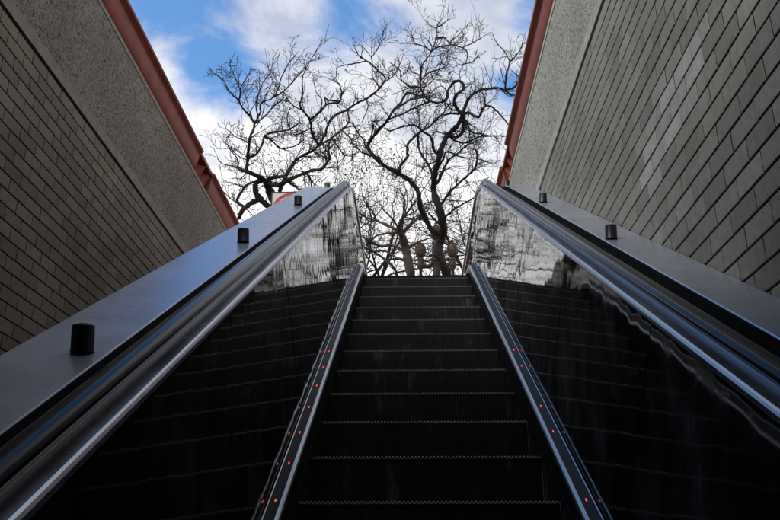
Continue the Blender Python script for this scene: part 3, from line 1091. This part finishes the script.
C.limb([(319.6, 145), (315.6, 140.4), (312, 133), (309.8, 119.2), (302.3, 110), (300, 104.2), (302.3, 93.8), (302.3, 80), (305, 70)], 2.8, 0.8)
C.limb([(310.5, 119), (319.6, 112.3), (326, 104.8), (332, 103), (339.2, 102), (341.5, 94), (340, 86), (334, 80)], 2.4, 0.9)
C.limb([(326, 104), (325, 98), (331, 101), (337, 101)], 1.6, 1.2)
C.limb([(320, 144), (325.4, 133.5), (327.7, 125), (334.6, 115.8), (347.3, 109.4), (358.8, 102), (366.5, 98.5), (379.2, 88.7), (385, 79.4), (382.7, 74.8), (376, 68.5), (369.6, 62.7), (359, 55.8)], 2.4, 1.2, lean=0.006)
C.limb([(379.8, 88), (375, 81), (372.3, 76.5), (372.3, 66), (371.5, 58), (366, 50), (361, 46)], 1.3, 0.7)
C.limb([(371.5, 57), (377, 50), (381, 42), (386, 37)], 1.0, 0.7)
C.limb([(366, 61), (357, 63), (349, 64.3), (342, 65.6)], 1.4, 0.8)
C.limb([(385.4, 81.7), (393, 76), (398, 69), (400, 63)], 1.1, 0.8)
C.limb([(366, 98), (368, 106), (366, 113), (362, 122)], 1.1, 0.8)
C.limb([(302.3, 171.5), (309, 176), (311.5, 184), (310, 194)], 2.0, 1.0)
C.limb([(288, 179), (293, 185), (299, 189)], 2.0, 1.2)
C.limb([(329.4, 158), (322, 156), (315, 152)], 1.6, 1.2)
C.limb([(302, 110), (294, 106), (288, 100), (284, 92)], 1.4, 0.8)
C.limb([(311, 128), (303, 132), (294, 135), (285, 132)], 1.3, 0.8)
C.limb([(320, 112), (322, 100), (316, 92), (314, 82)], 1.2, 0.7)
C.limb([(290, 130), (287, 118), (290, 108)], 1.2, 0.8)
C.limb([(331, 138.7), (338, 146), (343, 154), (348, 156)], 1.4, 0.9)
C.limb([(341.5, 130), (350, 138), (353, 146), (352, 158)], 1.5, 0.9)
C.twigs(6.2, 0.39, 2, 0.12, 0.0115)
C.finish(M_BARK)

# --- the slender tree to the left of the lamp
B = Tree('street_tree', 'slender grey-brown tree with short trunk, just left of the three-light street lamp', 20.0, 3)
B.limb([(412, 281), (410, 270), (407, 255), (404.6, 246), (402.5, 238), (400.5, 232)], 9.5, 7.0, 'trunk', lean=0, twigs=0.3, to_ground=True)
B.limb([(407, 250), (412, 245.5), (417, 242.7), (424, 240), (430, 237.8)], 2.8, 1.4)
B.limb([(401.5, 233), (406, 229), (410, 225), (420, 215.7), (427, 206)], 4.6, 2.2)
B.limb([(400.5, 232), (390, 226.4), (377, 220.7), (367, 218), (358, 212)], 3.6, 1.6)
B.limb([(399, 232.5), (388, 233.4), (378.5, 235), (370, 240.6), (365, 248)], 2.4, 1.4)
B.limb([(405, 252), (400, 249), (395.6, 246.3), (388, 245.3), (381.3, 246.3), (371.4, 242), (362, 236)], 3.0, 1.6)
B.limb([(405.6, 260), (397, 257.7), (387, 252), (379, 251), (371.4, 252)], 2.2, 1.3)
B.limb([(397, 276), (395.6, 270.5), (388.5, 262), (380, 256), (371.4, 250.6), (366, 248)], 3.2, 1.8, lean=0)
B.limb([(399.5, 231.5), (397, 226), (392.7, 219), (385.6, 212), (380, 204)], 2.2, 1.2)
B.limb([(400.5, 232), (400, 222), (404, 212), (405, 200), (400, 190)], 2.2, 1.1)
B.limb([(390, 226), (394, 216), (392, 206), (396, 196)], 1.6, 0.9)
B.limb([(377, 221), (373, 212), (366, 204), (362, 194)], 1.6, 0.9)
B.limb([(420, 216), (424, 221), (428, 226)], 1.5, 1.0)
B.limb([(411, 224), (414, 214), (411, 204), (414, 192)], 1.6, 0.9)
B.limb([(370, 240), (371, 230), (368, 222)], 1.6, 1.0)
B.limb([(394, 246), (393, 256), (395, 264)], 1.2, 0.8)
B.twigs(3.6, 0.55, 2, 0.05, 0.010)
B.finish(M_BARK_LIT)


# --- two more trees further along the pavement, a fine mesh of branches
def far_tree(label, px, py, depth, seed, leaves, height, spread):
    T = Tree('street_tree', label, depth, seed)
    r = T.rng
    p = P(px, py, depth)
    base = Vector((p.x, p.y, ZL))
    T.base = base
    T.levels, T.bud = 1, 0.1

    def branch(p, d, L, rad, lvl):
        n = 7
        pts, rr = [p], [rad]
        q, dd = Vector(p), d.normalized()
        for i in range(n):
            dd = (dd + Vector((r.gauss(0, 1), r.gauss(0, 1), r.gauss(0, 1))) * 0.22 + Vector((0, 0, 0.06))).normalized()
            q = q + dd * (L / n)
            pts.append(q); rr.append(rad * (1 - 0.6 * (i + 1) / n))
        T.crown.tube(pts, rr, 5, mat=0 if lvl < 2 else 1, cap=False)
        if lvl < 3:
            for k in range(6 if lvl == 0 else 5):
                i = r.randint(2, n)
                t = (pts[i] - pts[i - 1]).normalized()
                o = Vector((r.gauss(0, 1), r.gauss(0, 1), r.gauss(0, 0.8)))
                o = (o - t * o.dot(t)).normalized()
                a = r.uniform(0.5, 1.2)
                branch(pts[i], t * math.cos(a) + o * math.sin(a), L * r.uniform(0.45, 0.7), max(0.008, rr[i] * 0.62), lvl + 1)
        else:
            for _ in range(leaves):
                c = pts[r.randint(1, n)] + Vector((r.gauss(0, .08), r.gauss(0, .08), r.gauss(0, .08)))
                s = r.uniform(0.03, 0.065)
                u = Vector((r.gauss(0, 1), r.gauss(0, 1), r.gauss(0, 1))).normalized()
                v = u.orthogonal().normalized()
                T.crown.add([c - u * s, c + v * s * 0.6, c + u * s, c - v * s * 0.6], [(0, 1, 2, 3)], 2)
    hh = height * 0.42
    T.trunk.tube([base - Vector((0, 0, .1)), base + Vector((0.05, 0, hh * 0.5)), base + Vector((-0.05, 0.05, hh))], [0.22, 0.17, 0.14], 9)
    top = base + Vector((-0.05, 0.05, hh))
    for k in range(6):
        a = 2 * math.pi * k / 6 + r.uniform(-.3, .3)
        branch(top, Vector((math.cos(a) * spread, math.sin(a) * spread, r.uniform(0.5, 1.0))), height * r.uniform(0.36, 0.5), 0.085, 0)
    return T.finish(M_BARK)


far_tree('distant bare tree keeping some withered brown leaves, behind the left balustrade top', 350, 262, 30, 5, 3, 12.0, 0.7)
far_tree('distant fine-twigged bare tree, behind the top of the right balustrade', 503, 262, 29, 9, 0, 11.0, 0.7)

# ------------------------------------------------------------------ street lamp with three lanterns
LD = 26.0
c = P(433.5, 232, LD)
lamp_base = Vector((c.x + 0.12, c.y, ZL))
lamp = thing('street_lamp', 'ornate street lamp with three amber lanterns, standing behind the gnarled tree trunk', 'street lamp', lamp_base)
sx = P(452.5, 252, LD) - P(420.5, 252, LD)
half = sx.length / 2
mid = P(436.5, 258, LD)
cx0, cy0 = mid.x, mid.y
z_side = mid.z
mb = MB()
mb.lathe([(0.34, ZL - z_side), (0.34, ZL - z_side + 0.5), (0.26, ZL - z_side + 0.7), (0.20, ZL - z_side + 1.0), (0.15, -1.6), (0.17, -1.5), (0.13, -1.35), (0.115, -0.2), (0.16, -0.12), (0.16, 0.0), (0.11, 0.08), (0.10, 0.42), (0.15, 0.48), (0.10, 0.56)], (cx0, cy0, z_side), 16)
mb.build('post', M_POST, lamp)


def lantern(x, y, z):
    body = MB()
    body.lathe([(0.07, 0.0), (0.10, 0.03), (0.145, 0.12), (0.172, 0.24), (0.175, 0.33), (0.155, 0.41), (0.115, 0.46)], (x, y, z), 14)
    lo = body.build('lantern', M_LANTERN, lamp)
    cap = MB()
    cap.lathe([(0.120, 0.455), (0.125, 0.475), (0.085, 0.50), (0.05, 0.53), (0.028, 0.55), (0.05, 0.575), (0.052, 0.60), (0.03, 0.625), (0.012, 0.66), (0.004, 0.69)], (x, y, z), 10)
    cap.build('finial', M_DARK, lo)
    cup = MB()
    cup.lathe([(0.045, -0.62), (0.05, -0.40), (0.10, -0.33), (0.125, -0.22), (0.085, -0.12), (0.11, -0.07), (0.11, -0.03), (0.075, 0.004)], (x, y, z), 12)
    cup.build('cup', M_POST, lo)
    for k in range(6):
        a = 2 * math.pi * k / 6
        rb = MB()
        rb.tube([(x + math.cos(a) * q, y + math.sin(a) * q, z + h) for q, h in ((0.104, 0.03), (0.149, 0.12), (0.176, 0.24), (0.179, 0.33), (0.159, 0.41), (0.119, 0.462))], [0.007] * 6, 4)
        rb.build('rib', M_POST, lo)


lantern(cx0 - half, cy0, z_side)
lantern(cx0 + half, cy0, z_side)
lantern(cx0, cy0, z_side + 0.62)
for s in (-1, 1):
    mb = MB()
    pts = [(cx0 + s * (0.10 + (half - 0.14) * u), cy0, z_side - 0.10 - 0.20 * math.sin(u * math.pi) + 0.02 * u) for u in [k / 8 for k in range(9)]]
    mb.tube(pts, [0.06, 0.055, 0.06, 0.07, 0.075, 0.06, 0.05, 0.045, 0.05], 8)
    pts = [(cx0 + s * half, cy0, z_side - 0.58), (cx0 + s * half, cy0, z_side - 0.85), (cx0 + s * half * 0.85, cy0, z_side - 1.08), (cx0 + s * half * 0.4, cy0, z_side - 1.2), (cx0 + s * 0.1, cy0, z_side - 1.22)]
    mb.tube(pts, [0.065, 0.085, 0.07, 0.06, 0.06], 8)
    mb.build('arm', M_POST, lamp)

# ------------------------------------------------------------------ sign behind the left deck
SD = 10.6
tl = P(271.6, 192.0, SD)
W = 0.54
sg = Vector((tl.x + W / 2, tl.y, ZL))
sign = thing('street_sign', 'cream square sign with a red ring, half hidden behind the left deck plate', 'sign', sg)
zc = tl.z - W / 2
mb = MB()
mb.bevel_box(sg.x - W / 2, sg.x + W / 2, sg.y, sg.y + 0.02, zc - W / 2, zc + W / 2, 0.003)
mb.build('sign_panel', M_SIGNW, sign)
mb = MB()
for a, bq in (((-W / 2, -W / 2), (W / 2, -W / 2 + 0.014)), ((-W / 2, W / 2 - 0.014), (W / 2, W / 2)), ((-W / 2, -W / 2 + 0.0145), (-W / 2 + 0.014, W / 2 - 0.0145)), ((W / 2 - 0.014, -W / 2 + 0.0145), (W / 2, W / 2 - 0.0145))):
    mb.box(sg.x + a[0], sg.x + bq[0], sg.y - 0.006, sg.y - 0.0005, zc + a[1], zc + bq[1])
mb.build('sign_frame', M_KNOB, sign)
mb = MB()
K = 48
vs = []
for k in range(K):
    a = 2 * math.pi * k / K
    for rr, yy in ((0.214, -0.0005), (0.256, -0.0005), (0.256, -0.004), (0.214, -0.004)):
        vs.append((sg.x + rr * math.cos(a), sg.y + yy, zc + rr * math.sin(a)))
fs = []
for k in range(K):
    for j in range(4):
        fs.append((k * 4 + j, k * 4 + (j + 1) % 4, ((k + 1) % K) * 4 + (j + 1) % 4, ((k + 1) % K) * 4 + j))
mb.add(vs, fs)
mb.build('red_ring', M_SIGNR, sign)
mb = MB()
mb.tube([(sg.x, sg.y + 0.045, ZL), (sg.x, sg.y + 0.045, zc + 0.2)], [0.024, 0.024], 12)
mb.lathe([(0.16, 0.0), (0.16, 0.015), (0.03, 0.03)], (sg.x, sg.y + 0.045, ZL), 18)
mb.build('post', M_KNOB, sign)

# ------------------------------------------------------------------ view
sc.view_settings.view_transform = 'Standard'
sc.view_settings.look = 'None'
sc.view_settings.gamma = 1.0
sc.view_settings.exposure = 0.75
sc.view_settings.use_curve_mapping = False
sc.cycles.max_bounces = 10
sc.cycles.glossy_bounces = 6
sc.cycles.diffuse_bounces = 4
sc.cycles.use_denoising = True
